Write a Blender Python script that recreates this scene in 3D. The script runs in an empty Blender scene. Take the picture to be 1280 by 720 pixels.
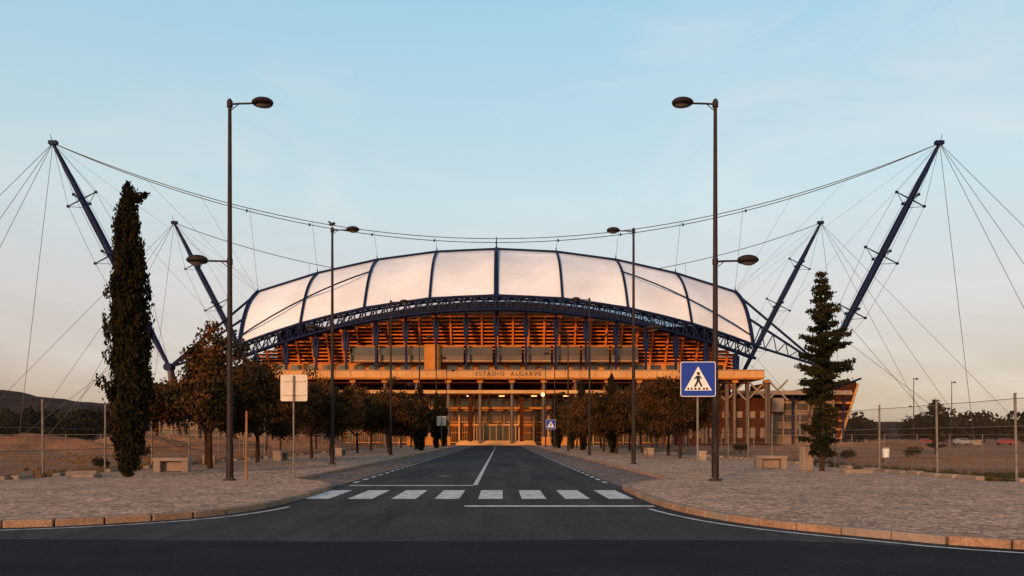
import bpy, bmesh, math, random
import numpy as np
from mathutils import Vector, Matrix
random.seed(7); rng=np.random.default_rng(7)
S=bpy.context.scene
S.view_settings.view_transform='Standard'; S.view_settings.look='None'; S.view_settings.exposure=0
# ------------------------------------------------------------------ materials
def nd(nt,t,**k):
    n=nt.nodes.new(t)
    for a,b in k.items(): setattr(n,a,b)
    return n
def mat(name,c1,c2=None,scale=3.0,rough=0.8,bump=0.0,bscale=None,metal=0.0,detail=6,spec=0.3,rnd=0.0,fine=0.0,stops=(0.35,0.65),streak=None,crack=0):
    m=bpy.data.materials.new(name); m.use_nodes=True; nt=m.node_tree; L=nt.links
    b=nt.nodes['Principled BSDF']; b.inputs['Roughness'].default_value=rough; b.inputs['Metallic'].default_value=metal
    b.inputs['Specular IOR Level'].default_value=spec
    if c2 is None: c2=tuple(x*0.75 for x in c1)
    tc=nd(nt,'ShaderNodeTexCoord'); n=nd(nt,'ShaderNodeTexNoise'); n.inputs['Scale'].default_value=scale; n.inputs['Detail'].default_value=detail
    L.new(tc.outputs['Object'],n.inputs['Vector'])
    r=nd(nt,'ShaderNodeValToRGB'); r.color_ramp.elements[0].position=stops[0]; r.color_ramp.elements[1].position=stops[1]
    r.color_ramp.elements[0].color=(*c1,1); r.color_ramp.elements[1].color=(*c2,1)
    L.new(n.outputs['Fac'],r.inputs['Fac']); out=r.outputs['Color']
    def mul(out,val):
        mx=nd(nt,'ShaderNodeVectorMath',operation='SCALE'); L.new(out,mx.inputs[0]); L.new(val,mx.inputs['Scale']); return mx.outputs[0]
    if fine>0:
        n2=nd(nt,'ShaderNodeTexNoise'); n2.inputs['Scale'].default_value=scale*23; n2.inputs['Detail'].default_value=3
        L.new(tc.outputs['Object'],n2.inputs['Vector'])
        mr=nd(nt,'ShaderNodeMapRange'); mr.inputs['From Min'].default_value=.3; mr.inputs['From Max'].default_value=.7
        mr.inputs['To Min'].default_value=1-fine; mr.inputs['To Max'].default_value=1+fine
        L.new(n2.outputs['Fac'],mr.inputs['Value']); out=mul(out,mr.outputs[0])
    if streak:
        mp=nd(nt,'ShaderNodeMapping'); mp.inputs['Scale'].default_value=streak; L.new(tc.outputs['Object'],mp.inputs[0])
        n3=nd(nt,'ShaderNodeTexNoise'); n3.inputs['Scale'].default_value=1; n3.inputs['Detail'].default_value=7; n3.inputs['Roughness'].default_value=.65; L.new(mp.outputs[0],n3.inputs['Vector'])
        mr=nd(nt,'ShaderNodeMapRange'); mr.inputs['From Min'].default_value=.32; mr.inputs['From Max'].default_value=.68; mr.inputs['To Min'].default_value=.62; mr.inputs['To Max'].default_value=1.4
        L.new(n3.outputs['Fac'],mr.inputs['Value']); out=mul(out,mr.outputs[0])
    if crack:
        n4=nd(nt,'ShaderNodeTexNoise'); n4.inputs['Scale'].default_value=1.4; n4.inputs['Detail'].default_value=5; L.new(tc.outputs['Object'],n4.inputs['Vector'])
        ad=nd(nt,'ShaderNodeVectorMath',operation='ADD'); L.new(tc.outputs['Object'],ad.inputs[0]); L.new(n4.outputs['Color'],ad.inputs[1])
        v=nd(nt,'ShaderNodeTexVoronoi',feature='DISTANCE_TO_EDGE'); v.inputs['Scale'].default_value=crack; L.new(ad.outputs[0],v.inputs['Vector'])
        mr=nd(nt,'ShaderNodeMapRange'); mr.inputs['From Max'].default_value=.008; mr.inputs['To Min'].default_value=.45; L.new(v.outputs['Distance'],mr.inputs['Value']); out=mul(out,mr.outputs[0])
    if rnd>0:
        oi=nd(nt,'ShaderNodeObjectInfo'); mr=nd(nt,'ShaderNodeMapRange'); mr.inputs['To Min'].default_value=1-rnd; mr.inputs['To Max'].default_value=1+rnd
        L.new(oi.outputs['Random'],mr.inputs['Value']); out=mul(out,mr.outputs[0])
    L.new(out,b.inputs['Base Color'])
    if bump>0:
        nb=nd(nt,'ShaderNodeTexNoise'); nb.inputs['Scale'].default_value=bscale or scale*6; nb.inputs['Detail'].default_value=4
        L.new(tc.outputs['Object'],nb.inputs['Vector'])
        bp=nd(nt,'ShaderNodeBump'); bp.inputs['Strength'].default_value=bump; bp.inputs['Distance'].default_value=0.05
        L.new(nb.outputs['Fac'],bp.inputs['Height']); L.new(bp.outputs[0],b.inputs['Normal'])
    return m
def cobble(name,c1,c2,c3,scale=9):
    m=mat(name,c1,c2,scale=0.35,rough=.9,spec=.12); nt=m.node_tree; L=nt.links; b=nt.nodes['Principled BSDF']
    tc=nd(nt,'ShaderNodeTexCoord'); v=nd(nt,'ShaderNodeTexVoronoi'); v.inputs['Scale'].default_value=scale
    L.new(tc.outputs['Object'],v.inputs['Vector'])
    sep=nd(nt,'ShaderNodeSeparateColor'); L.new(v.outputs['Color'],sep.inputs[0])
    mr=nd(nt,'ShaderNodeMapRange'); mr.inputs['To Min'].default_value=.5; mr.inputs['To Max'].default_value=1.5; L.new(sep.outputs[0],mr.inputs['Value'])
    src=b.inputs['Base Color'].links[0].from_socket
    mx=nd(nt,'ShaderNodeVectorMath',operation='SCALE'); L.new(src,mx.inputs[0]); L.new(mr.outputs[0],mx.inputs['Scale'])
    v2=nd(nt,'ShaderNodeTexVoronoi',feature='DISTANCE_TO_EDGE'); v2.inputs['Scale'].default_value=scale; L.new(tc.outputs['Object'],v2.inputs['Vector'])
    r=nd(nt,'ShaderNodeMapRange'); r.inputs['From Max'].default_value=.10; L.new(v2.outputs['Distance'],r.inputs['Value'])
    mm=nd(nt,'ShaderNodeMix',data_type='RGBA'); mm.inputs['A'].default_value=(*c3,1)
    L.new(r.outputs[0],mm.inputs['Factor']); L.new(mx.outputs[0],mm.inputs['B'])
    n=nd(nt,'ShaderNodeTexNoise'); n.inputs['Scale'].default_value=.9; n.inputs['Detail'].default_value=9; n.inputs['Roughness'].default_value=.7; L.new(tc.outputs['Object'],n.inputs['Vector'])
    r2=nd(nt,'ShaderNodeMapRange'); r2.inputs['From Min'].default_value=.3; r2.inputs['From Max'].default_value=.7; r2.inputs['To Min'].default_value=.7; r2.inputs['To Max'].default_value=1.2; L.new(n.outputs['Fac'],r2.inputs['Value'])
    m3=nd(nt,'ShaderNodeVectorMath',operation='SCALE'); L.new(mm.outputs['Result'],m3.inputs[0]); L.new(r2.outputs[0],m3.inputs['Scale'])
    L.new(m3.outputs[0],b.inputs['Base Color'])
    bp=nd(nt,'ShaderNodeBump'); bp.inputs['Strength'].default_value=.4; bp.inputs['Distance'].default_value=.02
    L.new(r.outputs[0],bp.inputs['Height']); L.new(bp.outputs[0],b.inputs['Normal'])
    return m
M={}
M['earth']=mat('dry_earth',(.36,.155,.075),(.19,.085,.043),scale=.12,rough=.95,bump=.6,bscale=1.5,detail=10,fine=.35,spec=.1)
M['asph']=mat('asphalt',(.042,.035,.035),(.054,.046,.045),scale=.45,rough=.85,bump=.4,bscale=60,detail=10,fine=.25,spec=.12,streak=(1.1,.07,1),crack=.22)
M['patch']=mat('asphalt_patch',(.028,.025,.026),(.036,.032,.032),scale=.8,rough=.85,bump=.4,bscale=60,fine=.25,spec=.12)
M['asph2']=mat('dark_asphalt',(.009,.009,.010),(.017,.016,.017),scale=.6,rough=.85,bump=.4,bscale=60,detail=8,fine=.35,spec=.10,streak=(.08,1.0,1))  # darker tone than the main road asphalt, used on the near junction
M['cob']=cobble('limestone_cobble',(.60,.35,.225),(.49,.285,.19),(.20,.115,.075),8.5)
M['park']=cobble('parking_setts',(.27,.175,.135),(.20,.135,.11),(.09,.06,.05),8)
M['kerb']=mat('kerb_stone',(.36,.21,.13),(.24,.14,.09),scale=1.2,rough=.85,bump=.3,fine=.3,spec=.15)
M['paint']=mat('road_paint',(.66,.60,.56),(.32,.29,.27),scale=3.2,rough=.8,detail=12,fine=.15,stops=(.47,.68),spec=.1)
M['conc']=mat('concrete',(.32,.23,.17),(.22,.16,.12),scale=.7,rough=.9,bump=.2,fine=.15,spec=.15)
M['pole']=mat('lamp_paint',(.017,.009,.007),(.024,.013,.010),scale=2,rough=.6,spec=.25)
M['glassd']=mat('lamp_glass',(.10,.09,.08),rough=.2,spec=.5)
M['galv']=mat('galvanised',(.22,.175,.145),(.14,.115,.095),scale=5,rough=.6,metal=.2)
M['bark']=mat('bark',(.06,.028,.017),(.033,.017,.010),scale=6,rough=.95,bump=.6,spec=.1)
M['leafA']=mat('autumn_leaf',(.125,.050,.016),(.060,.030,.010),scale=1.1,rough=.8,rnd=.25,fine=.35,spec=.08)
M['leafB']=mat('olive_leaf_dark',(.036,.026,.009),(.018,.015,.006),scale=1.1,rough=.85,rnd=.25,spec=.08)
M['cypA']=mat('cypress_leaf',(.020,.016,.006),(.010,.010,.004),scale=1.5,rough=.9,spec=.06)
M['cypB']=mat('cypress_leaf_brown',(.038,.021,.008),(.020,.013,.005),scale=1.5,rough=.9,spec=.06)
M['pineA']=mat('pine_leaf',(.018,.020,.008),(.010,.012,.005),scale=1.5,rough=.9,spec=.06)
M['pineB']=mat('pine_leaf_light',(.040,.031,.011),(.024,.020,.008),scale=1.5,rough=.9,spec=.06)
M['blue']=mat('blue_steel',(.005,.012,.052),(.0035,.008,.032),scale=.3,rough=.6,spec=.15)
M['cable']=mat('steel_cable',(.09,.07,.075),(.07,.06,.065),scale=1,rough=.6,metal=.1)
M['memb']=mat('roof_membrane',(.83,.84,.86),(.68,.68,.70),scale=.09,rough=.65,detail=9,fine=.03,spec=.15)
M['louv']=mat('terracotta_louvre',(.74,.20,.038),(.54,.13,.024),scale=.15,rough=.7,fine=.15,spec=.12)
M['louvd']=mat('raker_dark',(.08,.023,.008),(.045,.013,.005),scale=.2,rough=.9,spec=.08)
M['ochre']=mat('ochre_render',(.58,.21,.040),(.38,.135,.026),scale=.15,rough=.85,fine=.12,spec=.12)
M['pale']=mat('pale_parapet',(.60,.31,.12),(.46,.23,.08),scale=.2,rough=.8,fine=.10,spec=.12)
M['annex']=mat('grey_annex_render',(.27,.17,.11),(.19,.12,.08),scale=.15,rough=.85,fine=.12,spec=.12)
M['greyp']=mat('brown_grey_panel',(.13,.075,.046),(.085,.049,.031),scale=.15,rough=.5,spec=.35)
M['glass']=mat('window_glass',(.025,.015,.010),(.075,.038,.015),scale=.25,rough=.12,spec=.6)
M['white']=mat('white_sign',(.80,.78,.75),(.72,.70,.67),scale=3,rough=.5)
M['signblue']=mat('sign_blue',(.008,.040,.34),(.007,.033,.27),scale=3,rough=.4)
M['black']=mat('black_paint',(.012,.012,.014),rough=.5)
M['signback']=mat('sign_back',(.66,.54,.44),(.56,.46,.37),scale=3,rough=.6)
M['hill']=mat('hill_scrub',(.060,.030,.020),(.032,.018,.014),scale=.03,rough=1,detail=10,fine=.4,spec=.05)
M['grass']=mat('dry_grass_blade',(.22,.11,.045),(.12,.06,.025),scale=.8,rough=.95,spec=.05)
M['green']=mat('green_grass_blade',(.055,.052,.018),(.035,.034,.012),scale=.8,rough=.95,spec=.05)
M['wood']=mat('wood_stake',(.32,.14,.05),(.22,.09,.035),scale=4,rough=.8)
M['red']=mat('red_paint',(.30,.035,.022),rough=.4,spec=.4)
M['carw']=mat('silver_paint',(.30,.27,.25),rough=.4,spec=.4)
M['tyre']=mat('rubber',(.02,.02,.02),rough=.9)
M['feather']=mat('dark_feather',(.03,.027,.03),rough=.8)
def emis(name,c,s):
    m=bpy.data.materials.new(name); m.use_nodes=True; b=m.node_tree.nodes['Principled BSDF']
    b.inputs['Base Color'].default_value=(*c,1); b.inputs['Emission Color'].default_value=(*c,1); b.inputs['Emission Strength'].default_value=s
    return m
M['lit']=emis('warm_luminaire',(1,.55,.20),4)
def fencemat():
    m=bpy.data.materials.new('chain_link'); m.use_nodes=True; nt=m.node_tree; L=nt.links
    b=nt.nodes['Principled BSDF']; b.inputs['Base Color'].default_value=(.13,.095,.07,1); b.inputs['Roughness'].default_value=.6
    tc=nd(nt,'ShaderNodeTexCoord'); sp=nd(nt,'ShaderNodeSeparateXYZ'); L.new(tc.outputs['Object'],sp.inputs[0])
    outs=[]
    for op in('ADD','SUBTRACT'):
        a=nd(nt,'ShaderNodeMath',operation=op); L.new(sp.outputs[1],a.inputs[0]); L.new(sp.outputs[2],a.inputs[1])
        k=nd(nt,'ShaderNodeMath',operation='MULTIPLY'); L.new(a.outputs[0],k.inputs[0]); k.inputs[1].default_value=8
        f=nd(nt,'ShaderNodeMath',operation='FRACT'); L.new(k.outputs[0],f.inputs[0])
        l=nd(nt,'ShaderNodeMath',operation='LESS_THAN'); L.new(f.outputs[0],l.inputs[0]); l.inputs[1].default_value=.08
        outs.append(l)
    mx=nd(nt,'ShaderNodeMath',operation='MAXIMUM'); L.new(outs[0].outputs[0],mx.inputs[0]); L.new(outs[1].outputs[0],mx.inputs[1])
    t=nd(nt,'ShaderNodeBsdfTransparent'); ms=nd(nt,'ShaderNodeMixShader'); L.new(mx.outputs[0],ms.inputs[0]); L.new(t.outputs[0],ms.inputs[1]); L.new(b.outputs[0],ms.inputs[2])
    L.new(ms.outputs[0],nt.nodes['Material Output'].inputs['Surface'])
    return m
M['link']=fencemat()
# ------------------------------------------------------------------ mesh builder
class MB:
    def __init__(s): s.v=[];s.f=[];s.m=[];s.mats=[];s.sm=[]
    def mi(s,k):
        if k not in s.mats: s.mats.append(k)
        return s.mats.index(k)
    def add(s,vs,fs,k,smooth=False):
        o=len(s.v); s.v.extend([tuple(v) for v in vs]); i=s.mi(k)
        for f in fs: s.f.append([o+a for a in f]); s.m.append(i); s.sm.append(smooth)
    def box(s,c,d,k,rz=0,taper=1.0,rot=None):
        hx,hy,hz=d[0]/2,d[1]/2,d[2]/2; vs=[]
        R=rot if rot is not None else Matrix.Rotation(rz,3,'Z')
        for z,t in((-hz,1),(hz,taper)):
            for x,y in((-hx,-hy),(hx,-hy),(hx,hy),(-hx,hy)):
                vs.append(Vector(c)+R@Vector((x*t,y*t,z)))
        s.add(vs,[(3,2,1,0),(4,5,6,7),(0,1,5,4),(1,2,6,5),(2,3,7,6),(3,0,4,7)],k)
    def bbox(s,c,d,k,b=.02,rz=0):
        hx,hy,hz=d[0]/2,d[1]/2,d[2]/2; R=Matrix.Rotation(rz,3,'Z'); vs=[]
        for z,ins in((-hz,0),(hz-b,0),(hz,b)):
            X=hx-ins;Y=hy-ins
            ring=[(-X+b,-Y),(X-b,-Y),(X,-Y+b),(X,Y-b),(X-b,Y),(-X+b,Y),(-X,Y-b),(-X,-Y+b)]
            for x,y in ring: vs.append(Vector(c)+R@Vector((x,y,z)))
        fs=[list(range(7,-1,-1)),list(range(16,24))]
        for l in(0,8):
            for i in range(8): j=(i+1)%8; fs.append((l+i,l+j,l+8+j,l+8+i))
        s.add(vs,fs,k)
    def cyl(s,p0,p1,r0,r1,k,n=8,caps=True):
        p0=Vector(p0);p1=Vector(p1);d=(p1-p0)
        if d.length<1e-6:return
        d.normalize(); u=d.orthogonal().normalized(); w=d.cross(u); vs=[]
        for p,r in((p0,r0),(p1,r1)):
            for i in range(n):
                a=2*math.pi*i/n; vs.append(p+(u*math.cos(a)+w*math.sin(a))*r)
        fs=[(i,(i+1)%n,n+(i+1)%n,n+i) for i in range(n)]
        s.add(vs,fs,k,n>5)
        if caps: s.add(vs,[list(range(n-1,-1,-1)),list(range(n,2*n))],k)
    def tube(s,pts,r,k,n=6,r1=None):
        for i in range(len(pts)-1):
            a=r if r1 is None else r+(r1-r)*i/(len(pts)-1); b=r if r1 is None else r+(r1-r)*(i+1)/(len(pts)-1)
            s.cyl(pts[i],pts[i+1],a,b,k,n,caps=(i in(0,len(pts)-2)))
    def ell(s,c,r,k,nu=14,nv=8,zmin=-1.0,R=None):
        vs=[];fs=[];R=R or Matrix.Identity(3)
        for j in range(nv+1):
            t=-math.pi/2+math.pi*j/nv
            for i in range(nu):
                a=2*math.pi*i/nu; z=max(math.sin(t),zmin)
                vs.append(Vector(c)+R@Vector((r[0]*math.cos(t)*math.cos(a),r[1]*math.cos(t)*math.sin(a),r[2]*z)))
        for j in range(nv):
            for i in range(nu): fs.append((j*nu+i,j*nu+(i+1)%nu,(j+1)*nu+(i+1)%nu,(j+1)*nu+i))
        s.add(vs,fs,k,True)
    def leaves(s,C,size,k,asp=1.0,up=0.0):
        C=np.asarray(C); n=len(C)
        if n==0:return
        a=rng.normal(size=(n,3)); a[:,2]+=up*2.5; a/=np.linalg.norm(a,axis=1)[:,None]
        b=rng.normal(size=(n,3)); b-= (b*a).sum(1)[:,None]*a; b/=np.linalg.norm(b,axis=1)[:,None]
        sz=size*rng.uniform(.6,1.3,n)[:,None]
        A=a*sz*asp; B=b*sz*.5
        V=np.stack([C-A*.5,C+B,C+A*.5,C-B],1).reshape(-1,3)
        o=len(s.v); s.v.extend(map(tuple,V.tolist())); i=s.mi(k)
        for q in range(n): s.f.append([o+4*q,o+4*q+1,o+4*q+2,o+4*q+3])
        s.m.extend([i]*n); s.sm.extend([False]*n)
    def mesh(s,name):
        me=bpy.data.meshes.new(name); me.from_pydata(s.v,[],s.f)
        for k in s.mats: me.materials.append(M[k])
        me.polygons.foreach_set('material_index',s.m); me.polygons.foreach_set('use_smooth',s.sm); me.update(); return me
    def obj(s,name,loc=(0,0,0),parent=None,rz=0):
        return place(s.mesh(name),name,loc,rz,parent)
def place(me,name,loc=(0,0,0),rz=0,parent=None,sc=1):
    o=bpy.data.objects.new(name,me); S.collection.objects.link(o); o.location=loc; o.rotation_euler=(0,0,rz)
    o.scale=(sc,sc,sc) if not isinstance(sc,tuple) else sc
    if parent: o.parent=parent
    return o
def empty(name,loc=(0,0,0)):
    o=bpy.data.objects.new(name,None); S.collection.objects.link(o); o.location=loc; return o
def catmull(P,n=8):
    out=[]
    for i in range(len(P)-1):
        p0=Vector(P[max(i-1,0)]);p1=Vector(P[i]);p2=Vector(P[i+1]);p3=Vector(P[min(i+2,len(P)-1)])
        for j in range(n):
            t=j/n; out.append(.5*((2*p1)+(p2-p0)*t+(2*p0-5*p1+4*p2-p3)*t*t+(3*p1-p0-3*p2+p3)*t**3))
    out.append(Vector(P[-1])); return out
def sheet(name,poly,z,k):
    bm=bmesh.new(); vs=[bm.verts.new((p[0],p[1],z)) for p in poly]; f=bm.faces.new(vs); f.normal_update()
    if f.normal.z<0: f.normal_flip()
    bmesh.ops.triangulate(bm,faces=bm.faces[:]); me=bpy.data.meshes.new(name); bm.to_mesh(me); bm.free(); me.materials.append(M[k])
    return place(me,name)
def slab(name,poly,z0,z1,k):
    bm=bmesh.new(); vs=[bm.verts.new((p[0],p[1],z1)) for p in poly]; f=bm.faces.new(vs); f.normal_update()
    if f.normal.z<0: f.normal_flip()
    r=bmesh.ops.extrude_face_region(bm,geom=[f]); 
    for v in [g for g in r['geom'] if isinstance(g,bmesh.types.BMVert)]: v.co.z=z0
    bmesh.ops.recalc_face_normals(bm,faces=bm.faces[:])
    bmesh.ops.triangulate(bm,faces=bm.faces[:]); me=bpy.data.meshes.new(name); bm.to_mesh(me); bm.free(); me.materials.append(M[k])
    return place(me,name)
# ------------------------------------------------------------------ ground & roads
sheet('ground',[(-3000,-600),(3000,-600),(3000,4000),(-3000,4000)],0,'earth')
sheet('cross_road',[(-200,-14),(200,-14),(200,13.2),(-200,13.2)],.004,'asph')
Lk=catmull([(-60,13.4),(-25,13.6),(-13,13.9),(-8.9,14.2),(-6.6,15.5),(-5.6,17.4),(-5.3,20.5),(-5.35,24.8)],8)
Rk=catmull([(60,3.0),(25,6.5),(12,9.6),(7.5,11.5),(6.07,12.8),(4.8,14.5),(4.1,16.6),(3.8,19.5),(3.85,24.6)],8)
Lk=[(q[0],q[1]) for q in Lk]; Rk=[(q[0],q[1]) for q in Rk]
sheet('road',[(-200,12.0),(-60,13.0)]+[(x,y+.25) for x,y in Lk[1:-1]]+[(-5.4,25),(-5.4,150),(3.9,150),(3.9,25)]+[(x+.1,y) for x,y in Rk[::-1]][1:-1]+[(60,2.5),(60,2.0),(7,11.2)],.008,'asph')
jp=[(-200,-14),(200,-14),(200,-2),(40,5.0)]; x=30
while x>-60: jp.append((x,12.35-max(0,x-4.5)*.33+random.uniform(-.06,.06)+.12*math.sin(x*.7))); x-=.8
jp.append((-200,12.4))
sheet('junction_dark_sheet',jp,.012,'asph2')  # darker sheet laid over the road nearest the camera, slightly wavy far edge
for i,(x0,x1,y0,y1) in enumerate([(1.2,2.6,29.5,34.8),(-4.2,-3.1,31,41),(-.4,.9,44,50),(1.5,3.2,55,63)]):
    sheet('asphalt_patch',[(x0,y0),(x1,y0+.06),(x1-.05,y1),(x0+.04,y1-.08)],.0115,'patch')
lrec=[(-5.9,26.6),(-7.6,29.0),(-7.6,148)]; rrec=[(4.5,26.6),(6.3,29.0),(6.3,148)]
sheet('parking_lane',[(-5.4,25.6),(-5.4,150),(-7.7,150),(-7.7,29),(-6,26.5)],.010,'park')
sheet('parking_lane',[(3.9,25.4),(3.9,150),(6.4,150),(6.4,29),(4.6,26.5)],.010,'park')
sheet('plaza_paving',[(-60,150),(60,150),(60,205),(-60,205)],.006,'park')
slab('sidewalk',Lk+lrec+[(-17,148),(-17,28.2),(-60,25.5)],-.05,.12,'cob')
slab('sidewalk',Rk+rrec+[(16.6,148),(16.6,27),(60,25)],-.05,.12,'cob')
def resample(P,step):
    out=[Vector((P[0][0],P[0][1],0))]; need=step; 
    for i in range(len(P)-1):
        a=Vector((P[i][0],P[i][1],0)); b=Vector((P[i+1][0],P[i+1][1],0)); d=(b-a).length; pos=0
        while d-pos>=need:
            pos+=need; out.append(a+(b-a)*(pos/d)); need=step
        need-=(d-pos)
    return out
def kerb(P,side):
    mb=MB(); R=resample(P,.8)
    for i in range(len(R)-1):
        a,b=R[i],R[i+1]; d=(b-a).normalized(); n=Vector((-d.y,d.x,0))*side
        L=(b-a).length-.012; c=(a+b)/2+n*.03
        h=.135+random.uniform(-.005,.006)
        mb.bbox((c.x,c.y,h/2),(L,.24,h),'kerb' if random.random()<.75 else 'conc',.02,math.atan2(d.y,d.x)+random.uniform(-.008,.008))
    return mb.obj('kerb')
kerb(Lk+lrec,-1); kerb(Rk+rrec,1)
mb=MB()
for P in ([(-60,25.4),(-17.1,28.1),(-17.1,148)],[(60,24.9),(16.7,26.9),(16.7,148)]):
    R=resample(P,1.3)
    for i in range(len(R)-1):
        a,b=R[i],R[i+1]; d=(b-a).normalized(); c=(a+b)/2
        if random.random()<.15: continue
        mb.bbox((c.x+random.uniform(-.05,.05),c.y+random.uniform(-.05,.05),.12),(random.uniform(.85,1.2),.3,.24+random.uniform(-.03,.05)),'conc',.03,math.atan2(d.y,d.x)+random.uniform(-.04,.04))
mb.obj('stone_border')
# markings
mb=MB()
def rect(x0,x1,y0,y1,z=.0155,k='paint'): mb.add([(x0,y0,z),(x1,y0,z),(x1,y1,z),(x0,y1,z)],[(0,1,2,3)],k)
for i in range(8):
    cx=-4.78+i*1.128; rect(cx-.32,cx+.32,20.7,24.1)
rect(-5.0,-.9,26.3,26.7); rect(-.85,3.55,18.35,18.7)
rect(-.93,-.78,26.75,90)
y=92
while y<148: rect(-.93,-.78,y,y+2); y+=4
y=28
while y<148:
    rect(3.62,3.76,y,y+1.0); rect(-5.2,-5.06,y,y+1.0); y+=1.9
def offline(P,off,w):
    R=resample(P,.5)
    for i in range(len(R)-1):
        q=[]
        for p,j in((R[i],i),(R[i+1],i+1)):
            d=(R[min(j+1,len(R)-1)]-R[max(j-1,0)]).normalized(); n=Vector((-d.y,d.x,0)); q.append((p+n*off,p+n*(off+w)))
        z=.0165; mb.add([(q[0][0].x,q[0][0].y,z),(q[1][0].x,q[1][0].y,z),(q[1][1].x,q[1][1].y,z),(q[0][1].x,q[0][1].y,z)],[(0,1,2,3)],'paint')
offline([p for p in Lk if p[1]<19 and p[0]>-40],-.62,.09)
offline([p for p in Rk if p[1]<18 and p[0]<40],.55,.09)
mb.obj('road_markings')
mb=MB(); mb.cyl((-2.3,33,.010),(-2.3,33,.018),.35,.35,'pole',20); mb.cyl((-2.3,33,.018),(-2.3,33,.021),.27,.27,'galv',20); mb.obj('manhole_cover')
# ------------------------------------------------------------------ street lamps
def lamp(side):
    mb=MB(); H=13.1
    mb.cyl((0,0,0),(0,0,.05),.22,.22,'pole',12); mb.cyl((0,0,.05),(0,0,1.3),.125,.12,'pole',12); mb.cyl((0,0,1.3),(0,0,H),.105,.06,'pole',12)
    for a in range(4): mb.cyl((.16*math.cos(a*1.57+.78),.16*math.sin(a*1.57+.78),.05),(.16*math.cos(a*1.57+.78),.16*math.sin(a*1.57+.78),.1),.02,.02,'galv',6)
    mb.ell((0,0,H),(.075,.075,.08),'pole')
    mb.box((0,-.118,.8),(.12,.02,.4),'pole')
    for z,s in((H-.12,side),(7.55,-side)):
        mb.cyl((0,0,z-.1),(0,0,z+.1),.1,.1,'pole',12)
        mb.tube([(0,0,z),(s*.35,0,z+.02),(s*.85,0,z+.03)],.035,'pole',8)
        mb.cyl((0,0,z-.25),(s*.3,0,z),.015,.015,'pole',6)
        c=(s*1.13,0,z+.05)
        mb.ell(c,(.38,.24,.19),'pole',18,10,zmin=-.15)
        mb.cyl((c[0],0,z-.02),(c[0],0,z+.03),.32,.36,'pole',18)
        mb.ell((c[0]+s*.02,0,z),(.27,.17,.13),'glassd',14,8)
    return mb.mesh('street_lamp')
lm={1:lamp(1),-1:lamp(-1)}
for x,ys,s in((-9.35,(27.6,44.4,68,92,116,138),1),(7.4,(27.6,44.6,66.8,88,110,132),-1)):
    for y in ys: place(lm[s],'street_lamp',(x,y,.12),random.uniform(-.04,.04))
mb=MB(); mb.ell((0,0,.17),(.19,.09,.09),'feather',12,8,R=Matrix.Rotation(-.35,3,'Y')); mb.ell((-.17,0,.29),(.06,.05,.055),'feather'); mb.cyl((-.22,0,.29),(-.29,0,.27),.018,.003,'glassd',6)
mb.add([(.12,-.05,.13),(.12,.05,.13),(.33,.04,.03),(.33,-.04,.03)],[(0,1,2,3)],'feather'); mb.cyl((0,.03,.1),(0,.03,0),.008,.008,'glassd',5); mb.cyl((0,-.03,.1),(0,-.03,0),.008,.008,'glassd',5)
mb.cyl((-.1,0,.2),(-.17,0,.29),.06,.045,'feather',8)
mb.obj('pigeon',(-9.35,44.4,13.28))
# ------------------------------------------------------------------ signs
def rsq(cx,cz,h,r,y,n=5):
    out=[]
    for sx,sz,a0 in((1,1,0),(-1,1,90),(-1,-1,180),(1,-1,270)):
        for i in range(n+1):
            a=math.radians(a0+90*i/n); out.append((cx+sx*(h-r)+r*math.cos(a),y,cz+sz*(h-r)+r*math.sin(a)))
    return out
def plate(mb,cz,h,y,t,k,r=.06):
    a=rsq(0,cz,h,r,y); b=rsq(0,cz,h,r,y+t); n=len(a)
    mb.add(a+b,[list(range(n)),list(range(2*n-1,n-1,-1))]+[(i,n+i,n+(i+1)%n,(i+1)%n) for i in range(n)],k)
def poly2(mb,pts,y,cz,k): mb.add([(p[0],y,cz+p[1]) for p in pts],[list(range(len(pts)))],k)
def signfront(cz):
    mb=MB(); mb.cyl((0,.06,0),(0,.06,cz+.42),.032,.032,'galv',10); mb.ell((0,.06,cz+.42),(.033,.033,.02),'galv',8,4)
    plate(mb,cz,.48,.0,.025,'galv'); plate(mb,cz,.478,-.004,.004,'white'); plate(mb,cz,.46,-.008,.004,'signblue',.05)
    for z in(-.25,.25): mb.box((0,.05,cz+z),(.5,.04,.04),'galv')
    Y=-.012; poly2(mb,[(-.37,-.31),(.37,-.31),(0,.35)],Y,cz,'white')
    y=-.016
    h=[(.045*math.cos(i*math.pi/5)+.005,.045*math.sin(i*math.pi/5)+.155) for i in range(10)]; poly2(mb,h,y,cz,'black')
    poly2(mb,[(-.055,.09),(.04,.105),(.05,-.04),(-.04,-.05)],y,cz,'black')
    poly2(mb,[(-.04,-.045),(.02,-.045),(-.06,-.21),(-.12,-.21)],y,cz,'black')
    poly2(mb,[(-.01,-.045),(.05,-.04),(.09,-.13),(.12,-.21),(.07,-.21),(.035,-.13)],y,cz,'black')
    poly2(mb,[(-.05,.09),(-.03,.05),(-.09,-.01),(-.115,.015)],y,cz,'black')
    poly2(mb,[(.035,.10),(.105,.03),(.09,.0),(.03,.05)],y,cz,'black')
    for x in(-.27,-.18,.155,.24): poly2(mb,[(x-.03,-.29),(x+.03,-.29),(x+.03,-.235),(x-.02,-.235)],y,cz,'black')
    for x in(-.075,.03): poly2(mb,[(x-.03,-.29),(x+.03,-.29),(x+.03,-.235),(x-.03,-.235)],y,cz,'black')
    return mb
signfront(3.08).obj('pedestrian_crossing_sign',(5.4,21.9,.12),rz=math.radians(-2))
signfront(2.9).obj('pedestrian_crossing_sign',(5.0,80,.012))
mb=MB(); cz=3.28; mb.cyl((0,-.05,0),(0,-.05,cz+.45),.032,.032,'galv',10); plate(mb,cz,.48,0,.025,'signback')
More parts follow.
